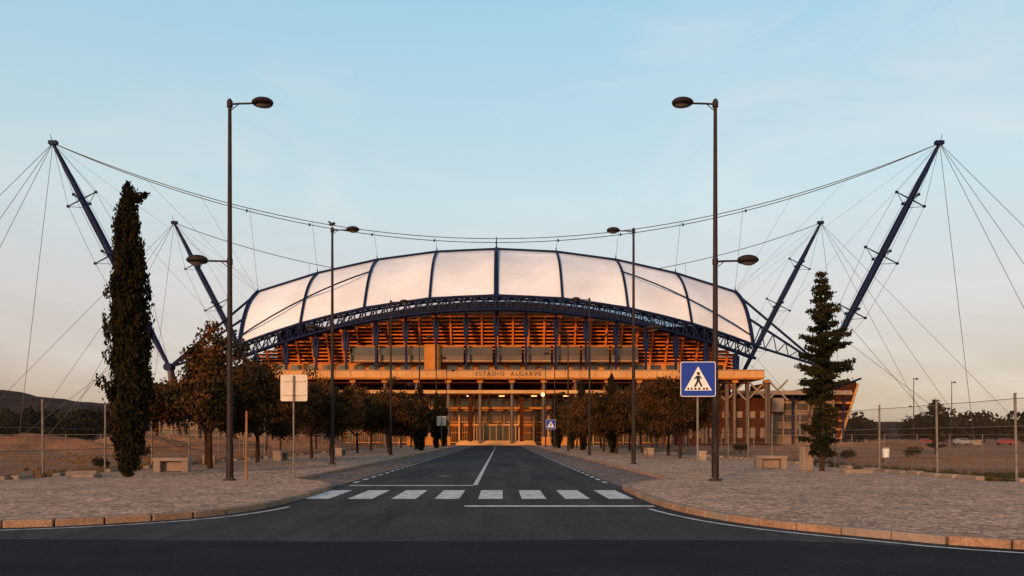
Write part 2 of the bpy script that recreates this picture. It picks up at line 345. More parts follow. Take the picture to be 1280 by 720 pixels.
for z in(-.25,.25): mb.box((0,-.03,cz+z),(.8,.035,.04),'signback'); mb.box((0,-.09,cz+z),(.1,.03,.05),'galv')
plate(mb,cz,.46,.026,.004,'signblue')
me=mb.mesh('road_sign'); place(me,'road_sign',(-7.5,29,.12),.05); place(me,'road_sign',(-6.0,81,.012),-.1)
mb=MB(); mb.cyl((0,0,0),(.02,0,2.4),.045,.04,'wood',7); mb.obj('wooden_stake',(-8.85,27.8,.12))
# ------------------------------------------------------------------ fences
def fence(x,y0,y1):
    mb=MB(); y=y0; H=3.0; pts=[]
    while y<y1:
        dx=random.uniform(-.05,.05)
        mb.cyl((x,y,0),(x+dx,y+random.uniform(-.05,.05),H+.12),.05,.045,'galv',8); mb.ell((x+dx,y,H+.12),(.05,.05,.03),'galv',8,4)
        pts.append((x+dx,y)); y+=5
    for z in(.15,1.1,2.0,H-.05): 
        for a,b in zip(pts[:-1],pts[1:]): mb.tube([(a[0],a[1],z),((a[0]+b[0])/2,(a[1]+b[1])/2,z-.02),(b[0],b[1],z)],.016,'galv',4)
    for a,b in zip(pts[:-1],pts[1:]): mb.add([(a[0]+.06,a[1],.08),(b[0]+.06,b[1],.08),(b[0]+.06,b[1],H-.06),(a[0]+.06,a[1],H-.06)],[(0,1,2,3)],'link')
    mb.obj('chain_link_fence')
fence(-18.3,22,150); fence(17.8,17.6,150)
def fence2(x0,x1,y,H=2.0):
    mb=MB(); x=x0
    while x<=x1: mb.cyl((x,y,0),(x,y,H),.06,.06,'galv',6); x+=4
    for z in(.2,H*.5,H-.05): mb.cyl((x0,y,z),(x1,y,z),.02,.02,'galv',4)
    mb.obj('wire_fence')
fence2(-150,-20,92); fence2(19,150,98)
# ------------------------------------------------------------------ benches, bins
def bench(w,d,h):
    mb=MB(); mb.bbox((0,0,h-.07),(w,d,.14),'conc',.02)
    for s in(-1,1): mb.bbox((s*(w/2-.17),0,(h-.14)/2),(.28,d-.08,h-.14),'conc',.015)
    mb.box((0,d*.22,(h-.16)/2+.01),(w-.64,.1,h-.2),'conc'); return mb.mesh('concrete_bench')
be=bench(1.5,.6,.62)
for x,y,r in((-14.2,34.6,.1),(-14.3,52,1.5),(12.9,38.3,-.05),(13.3,53,1.4),(-13.2,66,1.5),(12.6,68,1.6)): place(be,'concrete_bench',(x,y,.12),r)
def stone(w,d,h,seed):
    r=random.Random(seed); mb=MB(); mb.bbox((0,0,h/2),(w,d,h),'conc',.04); 
    mb.v=[(a+r.uniform(-.03,.03),b+r.uniform(-.03,.03),c*r.uniform(.93,1.03)) for a,b,c in mb.v]; return mb
for i,(x,y,w,d,h,r) in enumerate([(13.9,36.4,.5,.4,1.05,.2),(14.9,33.4,1.2,.4,.16,0),(17.1,31.6,1.1,.5,.14,.1),(-16.2,31,1.1,.4,.2,.2),(-15.4,29.8,.9,.5,.14,-.2),(18.4,26.2,.8,.5,.2,.1),(-16.4,45,.7,.6,.5,.3)]):
    stone(w,d,h,i).obj('stone_block',(x,y,.12 if abs(x)<16.5 else 0),rz=r)
mb=MB(); mb.cyl((0,0,0),(0,0,.5),.03,.03,'galv',8); mb.cyl((0,0,.35),(0,0,.95),.19,.23,'white',14); mb.cyl((0,0,.95),(0,0,.99),.25,.25,'galv',14); mb.obj('litter_bin',(24.3,50.5,0))
# ------------------------------------------------------------------ trees
def cypress(H,Rm,N,tip=True,seed=1,ls=.10):
    r=np.random.default_rng(seed); mb=MB()
    mb.tube([(0,0,0),(.03,0,.5),(0,.02,H*.5),(0,0,H*.9)],.13,'bark',8,r1=.02)
    def prof(t): return Rm*np.interp(t,[0,.03,.10,.25,.45,.62,.76,.88,.95,1],[.30,.42,.70,.95,1,.90,.70,.46,.30,.08])
    ph=r.uniform(0,6.28,8)
    def rad(t,a): return prof(t)*(1+.12*np.sin(3*a+ph[0]+9*t)+.09*np.sin(5*a-14*t+ph[1])+.11*np.sin(2*a+31*t+ph[2])+.08*np.sin(7*a+53*t+ph[3])+.06*np.sin(4*a-97*t))
    def axis(t): return np.stack([.10*np.sin(3*t+ph[4])+(.25*np.clip(t-.85,0,1)),.08*np.sin(4*t+ph[5])],-1)
    nu,nv=14,34; vs=[];fs=[]
    for j in range(nv+1):
        t=j/nv; ax=axis(np.array(t))
        for i in range(nu):
            a=6.283*i/nu; q=rad(t,a)*.62; vs.append((ax[0]+q*math.cos(a),ax[1]+q*math.sin(a),.35+t*(H-.9)))
    for j in range(nv):
        for i in range(nu): fs.append((j*nu+i,j*nu+(i+1)%nu,(j+1)*nu+(i+1)%nu,(j+1)*nu+i))
    mb.add(vs,fs,'cypA',False)
    nc=int(N/26); t=r.uniform(0,1,nc)**1.03; a=r.uniform(0,6.283,nc); q=rad(t,a)*(.60+.40*r.uniform(0,1,nc)**.8); q=np.where(r.uniform(0,1,nc)<.10,q*1.18,q)
    ax=axis(t)
    for k,par in(('cypA',0),('cypB',1)):
        sel=(r.uniform(0,1,nc)<.62)==(par==0)
        C=np.stack([ax[:,0]+q*np.cos(a),ax[:,1]+q*np.sin(a),.35+t*(H-.5)],1)[sel]
        m=26 if par==0 else 20
        D=(C[:,None,:]+r.normal(size=(len(C),m,3))*[.055,.055,.16]).reshape(-1,3)
        mb.leaves(D,ls,k,asp=2.2,up=1.0)
    if tip:
        for i in range(26):
            f=i/25; cx=.10+.60*f**1.2; cz=H-.45+.10*math.sin(f*9)+.05*f; w=.09*(1-.7*f)
            C=r.normal(size=(16,3))*[.07,w,w]+[cx+r.uniform(-.05,.05),0,cz+r.uniform(-.05,.05)]; mb.leaves(C,.07,'cypA',asp=2.4,up=.3)
        for cx,cz in((-.08,H-.12),(.03,H+.08),(.16,H-.1),(.34,H-.28)):
            C=r.normal(size=(45,3))*[.035,.035,.14]+[cx,0,cz-.1]; mb.leaves(C,.07,'cypA',asp=2.4,up=.8)
        mb.tube([(.08,0,H-.8),(.30,0,H-.45),(.70,0,H-.38)],.022,'bark',5,r1=.008)
    return mb
cypress(10.9,.72,27000,True,3,.075).obj('cypress_tree',(-14.0,30,.12))
cs=cypress(7.6,.72,5500,False,5,.13).mesh('cypress_tree')
for x,y,s in((-9.2,92,1),(-9.0,112,1.02),(-10.6,100,.95),(8.2,112,1),(9.6,94,1.05),(10.8,78,1.0),(8.6,128,1.1),(-9.4,130,1.1),(9.1,103,.9)): place(cs,'cypress_tree',(x,y,.1),random.uniform(0,6),sc=s)
def decid(seed,H=7.2,R=2.75,leaves=22000):
    r=random.Random(seed); q=np.random.default_rng(seed); mb=MB(); tips=[]
    lean=r.uniform(-.5,.5)
    p=[Vector((0,0,0)),Vector((lean*.35,r.uniform(-.1,.1),.9)),Vector((lean*.8,r.uniform(-.15,.15),1.8))]
    mb.tube(p,.17,'bark',9,r1=.12)
    def grow(a,d,L,rad,lv):
        b=a+d*L; m=(a+b)/2+Vector((r.uniform(-.1,.1),r.uniform(-.1,.1),r.uniform(0,.1)))*L
        mb.tube([a,m,b],rad,'bark',6 if lv<2 else 4,r1=rad*.55); tips.append((b,lv)); 
        if lv>=3: return
        for i in range(r.choice((2,3,3))):
            nd_=(d+Vector((r.uniform(-.9,.9),r.uniform(-.9,.9),r.uniform(-.4,.4)))).normalized(); grow(b if i else m,nd_,L*r.uniform(.6,.85),rad*.55,lv+1)
    for i in range(6):
        a=6.283*i/6+r.uniform(-.4,.4); d=Vector((math.cos(a)*.85,math.sin(a)*.85,r.uniform(.35,1.1))).normalized()
        grow(p[-1]-Vector((0,0,r.uniform(0,.3))),d,H*.25*r.uniform(.85,1.15),.075,0)
    grow(p[-1],Vector((0,0,1)),H*.24,.08,0)
    use=[t for t,l in tips if l>=1 and r.random()<.88]
    n=max(20,leaves//max(1,len(use)))
    for t in use:
        w=r.uniform(.22,.5); c=np.array(t)+q.normal(size=(n,3))*[w,w,w*.55]; k='leafA' if r.random()<.5 else 'leafB'
        mb.leaves(c,.15,k,asp=1.3)
    zs=max(v[2] for v in mb.v); s=H/zs; xs=np.percentile([abs(v[0]) for v in mb.v],97)
    mb.v=[(a*R/xs,b*R/xs,c*s) for a,b,c in mb.v]
    return mb.mesh('street_tree')
dm=[decid(s) for s in(11,12,13,14)]
tl=[(-14,38.5),(-14.6,48),(-13.6,57.5),(-14.3,67),(-13.8,77),(-14.3,88),(-13.8,100),(-14,112),(-14,125),(-14,138),(-10.5,75),(-10.9,105),(-22,80),(-24,104),(-20,66),(-27,92),(-16,43.5),
    (13.0,58),(13.8,66),(13.4,76),(14,87),(13.6,98),(13.8,110),(13.6,122),(14,136),(10.2,98),(10.4,72),(23,118),(25,132),(10.8,84),(10.6,112)]
for i,(x,y) in enumerate(tl):
    sc=random.uniform(.92,1.08); place(dm[i%4],'street_tree',(x,y,.1),random.uniform(0,6.28),sc=sc if i else (1.2,1.2,1.0))
def conifer(H,Rm,seed,dens=1.0):
    r=random.Random(seed); q=np.random.default_rng(seed); mb=MB()
    mb.tube([(0,0,0),(.05,0,H*.3),(-.04,0,H*.6),(0,0,H)],.12,'bark',8,r1=.015)
    z=.7
    while z<H-.1:
        t=z/H; L0=Rm*float(np.interp(t,[0,.1,.28,.36,.42,.6,.8,1],[.45,.62,.6,.40,.9,1,.55,.08]))
        for i in range(r.choice((4,5,5))):
            a=r.uniform(0,6.283); L=L0*r.uniform(.45,1.25); up=r.uniform(-.05,.45)
            d=Vector((math.cos(a),math.sin(a),up)); e=Vector((0,0,z))+d*L
            mb.cyl((0,0,z),e,.025,.008,'bark',4)
            n=int(180*L*dens)+15; f=q.uniform(.12,1.05,n)[:,None]; C=np.array([0,0,z])+np.array(d)*L*f+q.normal(size=(n,3))*[.085,.085,.05]
            mb.leaves(C,.08,'pineA' if r.random()<.65 else 'pineB',asp=2.2,up=.3)
        z+=r.uniform(.19,.31)
    return mb
conifer(8.85,1.12,4).obj('conifer_tree',(14.25,35.5,.12)); conifer(5.4,1.1,9).obj('conifer_tree',(41.3,76,0))
# ------------------------------------------------------------------ grass and weeds
def tufts(name,areas,k):
    mb=MB()
    for x0,x1,y0,y1,n,h in areas:
        for i in range(n):
            x=random.uniform(x0,x1); y=random.uniform(y0,y1)
            if math.sin(x*.35+y*.21)+math.sin(x*.13-y*.4)<random.uniform(-1.6,.6): continue
            m=random.randint(5,9); hh=h*random.uniform(.4,1.3)
            for j in range(m):
                a=random.uniform(0,6.28); w=.02+.02*random.random(); dx=math.cos(a)*hh*random.uniform(.1,.6); dy=math.sin(a)*hh*.4; bx=x+random.uniform(-.1,.1); by=y+random.uniform(-.1,.1)
                mb.add([(bx-w,by,0),(bx+w,by,0),(bx+dx,by+dy,hh)],[(0,1,2)],k)
    mb.obj(name)
tufts('dry_grass',[(-60,-17.5,28.5,70,900,.22),(-17.9,-17.2,28,100,250,.35),(17,55,28,70,700,.18),(-110,-20,70,140,500,.4),(20,110,70,140,400,.3)],'grass')
tufts('green_grass',[(16.9,34,27.2,33,2200,.2),(16.9,20,33,60,350,.25),(-19,-17.3,30,60,350,.25)],'green')
mb=MB()
for x0,x1,y0,y1,n in((-17,-8,29.5,60,700),(8,16.5,30,60,350),(-7.4,-5.5,30,80,220),(4,6.1,30,80,160)):
    for i in range(n):
        x=random.uniform(x0,x1); y=random.uniform(y0,y1); a=random.uniform(0,6.28); l=random.uniform(.03,.06); z=.126 if (x<-7.7 or x>6.5) else .02
        mb.add([(x+l*math.cos(a+b),y+l*math.sin(a+b),z+.01+(.02 if b==0 else 0)) for b in(0,1.2,3.14,4.3)],[(0,1,2,3)],'leafA')
mb.obj('fallen_leaves')
for i,(x,y,s) in enumerate([(-24,37,.8),(-30,45,1.1),(-27,60,1.2),(26,60,.8),(34,66,1.0),(-40,55,1.2),(24,80,1.2),(-21,42,.6)]):
    q=np.random.default_rng(i+50); mb=MB()
    for j in range(7):
        a=6.28*j/7; mb.cyl((0,0,0),(math.cos(a)*.4*s,math.sin(a)*.4*s,.6*s),.02,.008,'bark',4)
        c=q.normal(size=(110,3))*[.16*s,.16*s,.13*s]+[math.cos(a)*.4*s,math.sin(a)*.4*s,.6*s*q.uniform(.6,1.1)]; mb.leaves(c,.09,'leafB' if j%2 else 'pineB',asp=1.6)
    mb.obj('shrub',(x,y,0))
def mound(x,y,rx,ry,h,seed):
    mb=MB(); vs=[];fs=[]; n=34; r=np.random.default_rng(seed); ph=r.uniform(0,6.28,6)
    for j in range(n):
        for i in range(n):
            u=i/(n-1)*2-1; v=j/(n-1)*2-1; d=max(0,1-(u*u+v*v)); z=h*(d**1.2)*(1+.3*math.sin(6*u+ph[0])+.2*math.sin(7*v+ph[1]+3*u)+.15*math.sin(17*u+ph[2]-9*v)+.1*r.normal())
            vs.append((u*rx,v*ry,z-.05))
    for j in range(n-1):
        for i in range(n-1): fs.append((j*n+i,j*n+i+1,(j+1)*n+i+1,(j+1)*n+i))
    mb.add(vs,fs,'earth',True); mb.obj('earth_mound',(x,y,0))
for i,a in enumerate([(-70,105,24,8,2.0),(-48,115,16,8,1.9),(-95,125,30,10,2.6),(-38,85,9,5,1.0),(-34,130,12,8,2.0),(60,130,18,7,1.0)]): mound(*a,i)
# ------------------------------------------------------------------ distant masses
def treemass(name,segs,k1,k2,sz):
    mb=MB()
    for x0,x1,y0,y1,n,h in segs:
        for i in range(n):
            x=random.uniform(x0,x1); y=random.uniform(y0,y1); H=h*random.uniform(.4,1.15); R=H*random.uniform(.4,.7)
            mb.cyl((x,y,0),(x,y,H*.5),.25,.15,'bark',5)
            m=190; q=rng.normal(size=(m,3)); q/=np.linalg.norm(q,axis=1)[:,None]; q*=rng.uniform(.35,1.1,m)[:,None]
            C=q*[R,R,H*.38]+[x,y,H*.60]; mb.leaves(C,sz*H,k1 if random.random()<.6 else k2,asp=1.2)
    mb.obj(name)
treemass('distant_trees',[(-260,-90,190,330,130,10),(-420,-180,300,420,90,12),(100,330,230,330,130,10),(85,150,200,260,26,6.5)],'leafB','cypA',.13)
def hills(name,pts,Y,depth,seed):
    r=np.random.default_rng(seed); mb=MB(); vs=[];fs=[]; xs=np.linspace(pts[0][0],pts[-1][0],160); hs=np.interp(xs,[p[0] for p in pts],[p[1] for p in pts])
    nz=np.convolve(r.normal(size=220),np.ones(3)/3,'same')[:160]; nv=10
    for j in range(nv+1):
        t=j/nv
        for i,x in enumerate(xs):
            vs.append((x,Y+depth*t,max(0,hs[i])*math.sin(t*math.pi/2)+nz[i]*(1.6 if j==nv else .6)*t*(1 if hs[i]>3 else .2)+math.sin(i*.3+j)*.5*t))
    w=len(xs)
    for j in range(nv):
        for i in range(w-1): fs.append((j*w+i,j*w+i+1,(j+1)*w+i+1,(j+1)*w+i))
    mb.add(vs,fs,'hill',False); mb.obj(name)
hills('hill',[(-1300,80),(-800,62),(-560,50),(-470,46),(-380,34),(-250,22),(-100,10),(0,0)],520,230,1)
hills('hill',[(80,0),(200,14),(420,20),(700,22),(1300,30)],700,250,2)
# ------------------------------------------------------------------ STADIUM
st=empty('football_stadium',(-1,0,0))
def archz(x): return 30.6-8.4*(x/52)**2
def archy(x): return 165+.002*x*x
def Lp(x): return Vector((x,archy(x)+.8,archz(x)+.3))
def Rp(x): return Vector((x,185,45-.00325*x*x))
SP=13.8; n_b=Vector((0,-.62,.78))
def P(x,v): 
    a=Lp(x);b=Rp(x); return a+(b-a)*v+n_b*(2.2*math.sin(math.pi*v))
mb=MB()
for bi in range(-4,4):
    nu,nv=12,12; vs=[]; fs=[]
    for j in range(nv+1):
        for i in range(nu+1):
            u=i/nu; v=j/nv
            a=P(bi*SP,v); b=P((bi+1)*SP,v); p=a.lerp(b,u); p-=n_b*(.9*math.sin(math.pi*u)*math.sin(math.pi*min(1,v*.8+.1)))
            if j==nv: p.z+=0.45*math.sin(math.pi*u)
            vs.append(p)
    for i in range(nu+1):
        p=vs[nv*(nu+1)+i]; vs.append(p+Vector((0,16,-7)))
    for j in range(nv+1):
        for i in range(nu): fs.append((j*(nu+1)+i,j*(nu+1)+i+1,(j+1)*(nu+1)+i+1,(j+1)*(nu+1)+i))
    mb.add(vs,fs,'memb',True)
roofm=mb.mesh('roof_membrane'); place(roofm,'roof_membrane',parent=st)
mb=MB()
for i in range(-4,5):
    pts=[P(i*SP,j/12)+n_b*.28 for j in range(13)]; w=.52 if i==0 else (.42 if abs(i)==4 else .27)
    mb.tube(pts,w,'blue',7); mb.tube([pts[-1],pts[-1]+Vector((0,16,-7))],w,'blue',6)
for v,w in((1.0,.28),(0.0,.25)):
    for i in range(-4,4): mb.tube([P(i*SP,v)+n_b*.25,P((i+1)*SP,v)+n_b*.25],w,'blue',6)
for i in range(-4,5):
    p=P(i*SP,1.0); mb.cyl(p,p+Vector((0,0,1.2 if i else 3.0)),.16,.10,'blue',6)
for s in(-1,1):
    mb.tube([P(s*4*SP,.1)+n_b*.3]+[P(s*(4*SP-j*3.5),.1+.055*j)+n_b*.35 for j in range(1,9)],.17,'blue',5)
roofs=mb.mesh('roof_ribs'); place(roofs,'roof_ribs',parent=st)
mb=MB(); xs=np.arange(-55.2,55.3,2.3)
def ch(x,dy,dz): return Vector((x,archy(x)+dy,archz(x)+dz))
for dy,dz,w in((-.9,0,.33),(-.9,-2.7,.33),(1.4,-.2,.24),(1.4,-2.5,.24)): mb.tube([ch(x,dy,dz) for x in xs],w,'blue',6)
for i in range(len(xs)-1):
    a,b=xs[i],xs[i+1]; m=(a+b)/2
    mb.cyl(ch(a,-.9,0),ch(m,-.9,-2.7),.14,.14,'blue',5); mb.cyl(ch(m,-.9,-2.7),ch(b,-.9,0),.14,.14,'blue',5)
    mb.cyl(ch(a,-.9,-2.7),ch(m,-.9,0),.10,.10,'blue',5); mb.cyl(ch(a,-.9,0),ch(a,-.9,-2.7),.14,.14,'blue',5)
    mb.cyl(ch(a,-.9,-2.7),ch(b,1.4,-2.5),.12,.12,'blue',5); mb.cyl(ch(a,1.4,-.2),ch(b,-.9,0),.12,.12,'blue',5); mb.cyl(ch(a,1.4,-2.5),ch(b,1.4,-.2),.11,.11,'blue',5)
place(mb.mesh('arch_truss'),'arch_truss',parent=st)
mb=MB(); z=15.9
def lw(z): 
    t=(28.0-z)/8.4; return 53*math.sqrt(max(0,min(1,t)))
while z<27.6:
    w=lw(z); y=178-(z-15.9)*.62
    if w>2:
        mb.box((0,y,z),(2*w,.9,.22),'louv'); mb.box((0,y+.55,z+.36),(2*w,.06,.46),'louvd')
    z+=.72
x=-50
while x<51:
    zt=min(27.2,28.0-8.4*(abs(x)/53)**2)
    if zt>17: mb.cyl((x,177.2,15.9),(x,177.2-(zt-15.9)*.62,zt),.28,.28,'louv',4)
    x+=3.35
place(mb.mesh('raking_tier'),'raking_tier',parent=st)
mb=MB()
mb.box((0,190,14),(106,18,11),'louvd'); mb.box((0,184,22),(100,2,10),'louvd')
mb.box((0,172.6,14.05),(112,10.8,.5),'ochre'); mb.box((0,167.3,14.9),(112,.25,1.5),'pale'); mb.box((0,167.2,15.72),(112.2,.5,.12),'conc'); mb.box((0,167.2,14.1),(112.1,.45,.22),'ochre')
x=-56
while x<56.5: mb.box((x,167.15,14.9),(.12,.1,1.45),'ochre'); x+=3.2
for i in range(-5,5):
    cx=(i+.5)*6.2-.5; 
    mb.box((cx,171.2,19.3),(5.7,1.6,3.3),'greyp'); mb.box((cx,170.32,19.9),(5.3,.12,1.5),'glass'); mb.box((cx,170.3,17.9),(5.7,.25,.18),'pale'); mb.box((cx,170.3,21.05),(5.7,.3,.22),'ochre')
    for m in(-1.3,0,1.3): mb.box((cx+m,170.22,19.9),(.1,.1,1.5),'greyp')
mb.box((-13.5,170.6,18.6),(3.4,2.0,5.6),'ochre')
mb.box((0,174.5,16.4),(100,.4,2.6),'ochre')
for i in range(-14,15): mb.box((i*3.4+.7,174.2,16.3),(2.2,.2,2.2),'glass')
place(mb.mesh('upper_levels'),'upper_levels',parent=st)
mb=MB()
for i in range(-8,9):
    x=i*6.3; zt=archz(x)-2.7
    if zt<17: continue
    mb.box((x,168.2,(14.2+zt)/2),(.45,.55,zt-14.2),'blue'); mb.cyl((x,168.2,zt-4.2),(x,166.5,zt),.15,.15,'blue',6)
    mb.box((x,168.0,zt-3.1),(1.0,.8,3.6),'blue',taper=1.25)
    if abs(i)<8: mb.cyl((x,168.6,zt-.8),(x+6.3*(-1 if i>0 else 1)*.5,174,zt-3.6),.13,.13,'blue',5)
place(mb.mesh('steel_columns'),'steel_columns',parent=st)
# lower facade
mb=MB()
mb.box((0,182,5.6),(108,1,11),'ochre')
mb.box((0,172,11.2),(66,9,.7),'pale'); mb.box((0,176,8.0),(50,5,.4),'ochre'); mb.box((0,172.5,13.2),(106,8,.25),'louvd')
for i in range(-16,17):
    x=i*3.35
    for zc,hh in((2.4,3.6),(6.4,2.4),(9.6,2.2)):
        mb.box((x,180.9,zc),(2.7,.5,hh),'glass')
        for m in(-.9,-.45,0,.45,.9): mb.box((x+m,180.6,zc),(.08,.14,hh),'ochre')
        mb.box((x,180.58,zc+.35),(2.7,.14,.1),'ochre'); mb.box((x,180.45,zc-hh/2-.1),(2.9,.4,.18),'pale')
    mb.box((x+1.675,180.2,5.6),(.40,.8,11),'pale')
for i in range(-8,9):
    x=i*6.7+3.35; mb.cyl((x,168.6,.3),(x,168.6,13.8),.36,.36,'greyp',14); mb.box((x,168.6,13.4),(1.2,1.2,.5),'ochre')
    mb.box((x,173.8,12.5),(.5,10,1.2),'ochre')
for x in(-5.5,5.5): mb.box((x,171,5.4),(.8,1.0,10.8),'louvd')
for i in range(6): mb.box((0,170.5+i*.35,.08+i*.16),(17-i*.2,7-i*.7,.16),'pale')
mb.box((0,178.9,2.6),(9,.3,3.3),'glass')
for i in range(-3,4): mb.box((i*1.45,178.7,2.6),(.14,.2,3.4),'pale')
mb.box((0,178.6,4.45),(10,.6,.4),'pale')
for s in(-1,1): mb.box((s*14,166.5,.8),(9,.5,1.6),'ochre'); mb.box((s*14,166.5,1.66),(9.2,.7,.12),'pale')
for i in range(-3,4): mb.box((i*7+1.2,173.5,10.6),(1.2,.25,.12),'lit')
mb.ell((9.8,167.5,10.6),(.38,.38,.38),'lit'); mb.cyl((9.8,167.5,0),(9.8,167.5,10.3),.1,.08,'greyp',8)
place(mb.mesh('entrance_facade'),'entrance_facade',parent=st)
fc=bpy.data.curves.new('facade_lettering','FONT'); fc.body='ESTADIO  ALGARVE'; fc.size=1.2; fc.align_x='CENTER'; fc.align_y='CENTER'; fc.extrude=.04; fc.space_character=1.35
fo=bpy.data.objects.new('facade_lettering',fc); S.collection.objects.link(fo); fo.location=(2.5,167.02,14.92); fo.rotation_euler=(math.pi/2,0,0); fo.parent=st; fc.materials.append(M['greyp'])
# side ramps & annexes at the deck ends
mb=MB()
for s in(-1,1):
    for i in range(5):
        x=s*(40+i*4.4); mb.box((x,169.5,7),(.7,.9,13.6),'greyp'); mb.cyl((x,169.5,9.5),(x+s*4.2,169.5,13.8),.2,.2,'conc',6); mb.cyl((x+s*4.2,169.5,9.5),(x,169.5,13.8),.2,.2,'conc',6)
    mb.box((s*49,176,5),(20,10,10),'louvd'); 
    for i in range(7): mb.box((s*(41+i*2.7),170.9,6.5),(1.6,.3,1.4),'annex'); mb.box((s*(41+i*2.7),170.9,2.6),(1.6,.3,2.2),'annex')
    mb.box((s*70,200,5.2),(22,16,10.4),'annex')
    for zz in(3.0,6.2,9.0):
        mb.box((s*70,191.85,zz),(21.4,.3,1.5),'glass'); mb.box((s*70,191.75,zz-.95),(22.3,.5,.22),'conc')
    for k in range(8): mb.box((s*(59.6+k*3),191.6,5.3),(.4,.5,10.6),'annex')
    mb.box((s*70,199,12.2),(27,21,.7),'greyp'); mb.box((s*70,188.3,12.2),(27.2,.3,1.0),'conc')
    mb.box((s*65,188.0,9.3),(5,.2,3.2),'conc')
    for k in range(5): mb.cyl((s*(58+k*6),189.2,0),(s*(58+k*6),189.2,12),.25,.25,'blue',8); mb.cyl((s*(58+k*6),189.2,9.5),(s*(60.5+k*6),189.2,12),.14,.14,'blue',6)
    bx,Y0,Y1,Ht=80,206,245,15.2
    prof=[(bx,0),(bx+8,0),(bx+12,Ht*.72),(bx+13.0,Ht),(bx+12.2,Ht+.8)]
    for k in range(6): prof+= [(bx+12-(k+1)*2.0,Ht+.8-k*.8),(bx+12-(k+1)*2.0,Ht+.8-(k+1)*.8)]
    A=[(s*p[0],Y0,p[1]) for p in prof]; B=[(s*p[0],Y1,p[1]) for p in prof]; n=len(A)
    mb.add(A+B,[list(range(n)),list(range(2*n-1,n-1,-1))]+[(i,n+i,n+(i+1)%n,(i+1)%n) for i in range(n)],'louvd')
    for k in range(6):
        f=(k+.6)/6.3; mb.box((s*(bx+5.2+3.4*f),Y0-.2,Ht*f*.95),(6.0+2.5*f,.5,.5),'ochre')
    mb.cyl((s*(bx+8),Y0-.3,0),(s*(bx+12.9),Y0-.3,Ht+.3),.35,.3,'pale',6)
    mb.cyl((s*(bx-1),Y0-.4,Ht-3.6),(s*(bx+13.6),Y0-.4,Ht+1.6),.28,.28,'blue',6)
    for k in range(5): mb.cyl((s*(bx+1+k*2.8),Y0-.4,Ht-4.5+k*1.0),(s*(bx+1+k*2.8),Y0-.4,Ht-2.8+k*1.0),.12,.12,'blue',5)
place(mb.mesh('side_wings'),'side_wings',parent=st)
for me,nm in((roofm,'rear_roof_membrane'),(roofs,'rear_roof_ribs')):
    place(me,nm,(0,415,0),math.pi,st)
# masts
def mast(s,Y,sy):
    mb=MB(); top=Vector((s*97,Y,66)); base=Vector((s*71.5,Y,17)); d=base-top; ax=d.normalized(); px=Vector((0,1,0)).cross(ax).normalized(); py=Vector((0,1,0))
    ts=[0,.12,.35,.65,.9,1]; rs=[.35,.55,.78,.78,.6,.35]
    for i in range(5): mb.cyl(top+d*ts[i],top+d*ts[i+1],rs[i],rs[i+1],'blue',10)
    mb.box(tuple(top+Vector((-s*.1,0,.1))),(1.8,1.0,.8),'blue'); mb.cyl(top,top+Vector((s*.6,0,2.0)),.09,.05,'blue',5)
    tips=[[],[],[],[]]
    for t,L in((.25,3.4),(.5,3.9),(.75,3.2)):
        c=top+d*t
        for q,dr in enumerate((px,-px,py,-py)):
            e=c+dr*L; mb.cyl(c,e,.16,.12,'blue',6); mb.box(tuple(e),(.5,.5,.5),'blue'); tips[q].append(e)
            mb.cyl(c+ax*2.2,e,.07,.07,'blue',4)
    for q in range(4): mb.tube([top]+tips[q]+[base],.045,'cable',4)
    for gx,gy in((158,-6),(143,0),(135,6),(107,4)): mb.cyl(top,(s*gx,Y+gy,0.2),.055,.055,'cable',4,False); mb.bbox((s*gx,Y+gy,.5),(2,2,1.2),'conc',.1)
    mb.cyl(top+d*.80,(s*98,Y-3,0.2),.05,.05,'cable',4,False); mb.cyl(top+d*.86,(s*108,Y+3,.2),.05,.05,'cable',4,False)
    for v,x in((1,55.2),(0,55.2)):
        p=P(s*x,v); p=Vector((p.x,p.y if sy>0 else 415-p.y,p.z)); mb.cyl(top,p,.03,.03,'cable',4,False)
    for a in(-2.2,2.2): mb.cyl((s*(71.5-3.0),Y+a,0),(s*71.3,Y+a*.25,16.8),.9,.5,'greyp',8)
    mb.cyl(base+Vector((0,-1.2,0)),base+Vector((0,1.2,0)),.9,.9,'blue',12)
    for v in(0,.35,1):
        p=P(s*55.2,v); p=Vector((p.x,p.y if sy>0 else 415-p.y,p.z)); mb.cyl(p,base,.28,.28,'blue',7)
    a0=P(s*55.2,0);a1=P(s*55.2,.35)
    if sy>0:
        for k in range(6):
            f=k/6; g=(k+1)/6; mb.cyl(a0.lerp(base,f),a1.lerp(base,g),.12,.12,'blue',5); mb.cyl(a0.lerp(base,g),a1.lerp(base,g),.12,.12,'blue',5)
    mb.obj('steel_mast',(-1,0,0))
for s in(-1,1): mast(s,175,1); mast(s,240,-1)
mb=MB()
def cab(Y,yc,zc,r):
    f=lambda x:Vector((x,Y+(yc-Y)*(1-(x/97)**2),zc+(66-zc)*(x/97)**2)); mb.tube([f(x) for x in np.linspace(-97,97,41)],r,'cable',5); return f
f1=cab(175,181,46.6,.09); f3=cab(175,178,45.0,.09)
g1=cab(240,233,46.6,.10)
for i in range(-4,5):
    x=i*SP
    mb.cyl(f1(x),P(x,1)+Vector((0,0,1)),.04,.04,'cable',4,False); mb.cyl(g1(x),Vector((x,415-185,45-.00325*x*x)),.05,.05,'cable',4,False)
    mb.box(tuple(f3(x)),(.3,.3,.6),'blue')
for s in(-1,1):
    for x in(66,78): mb.cyl(f1(s*x),P(s*55.2,1),.03,.03,'cable',4,False)
place(mb.mesh('suspension_cables'),'suspension_cables',parent=st)
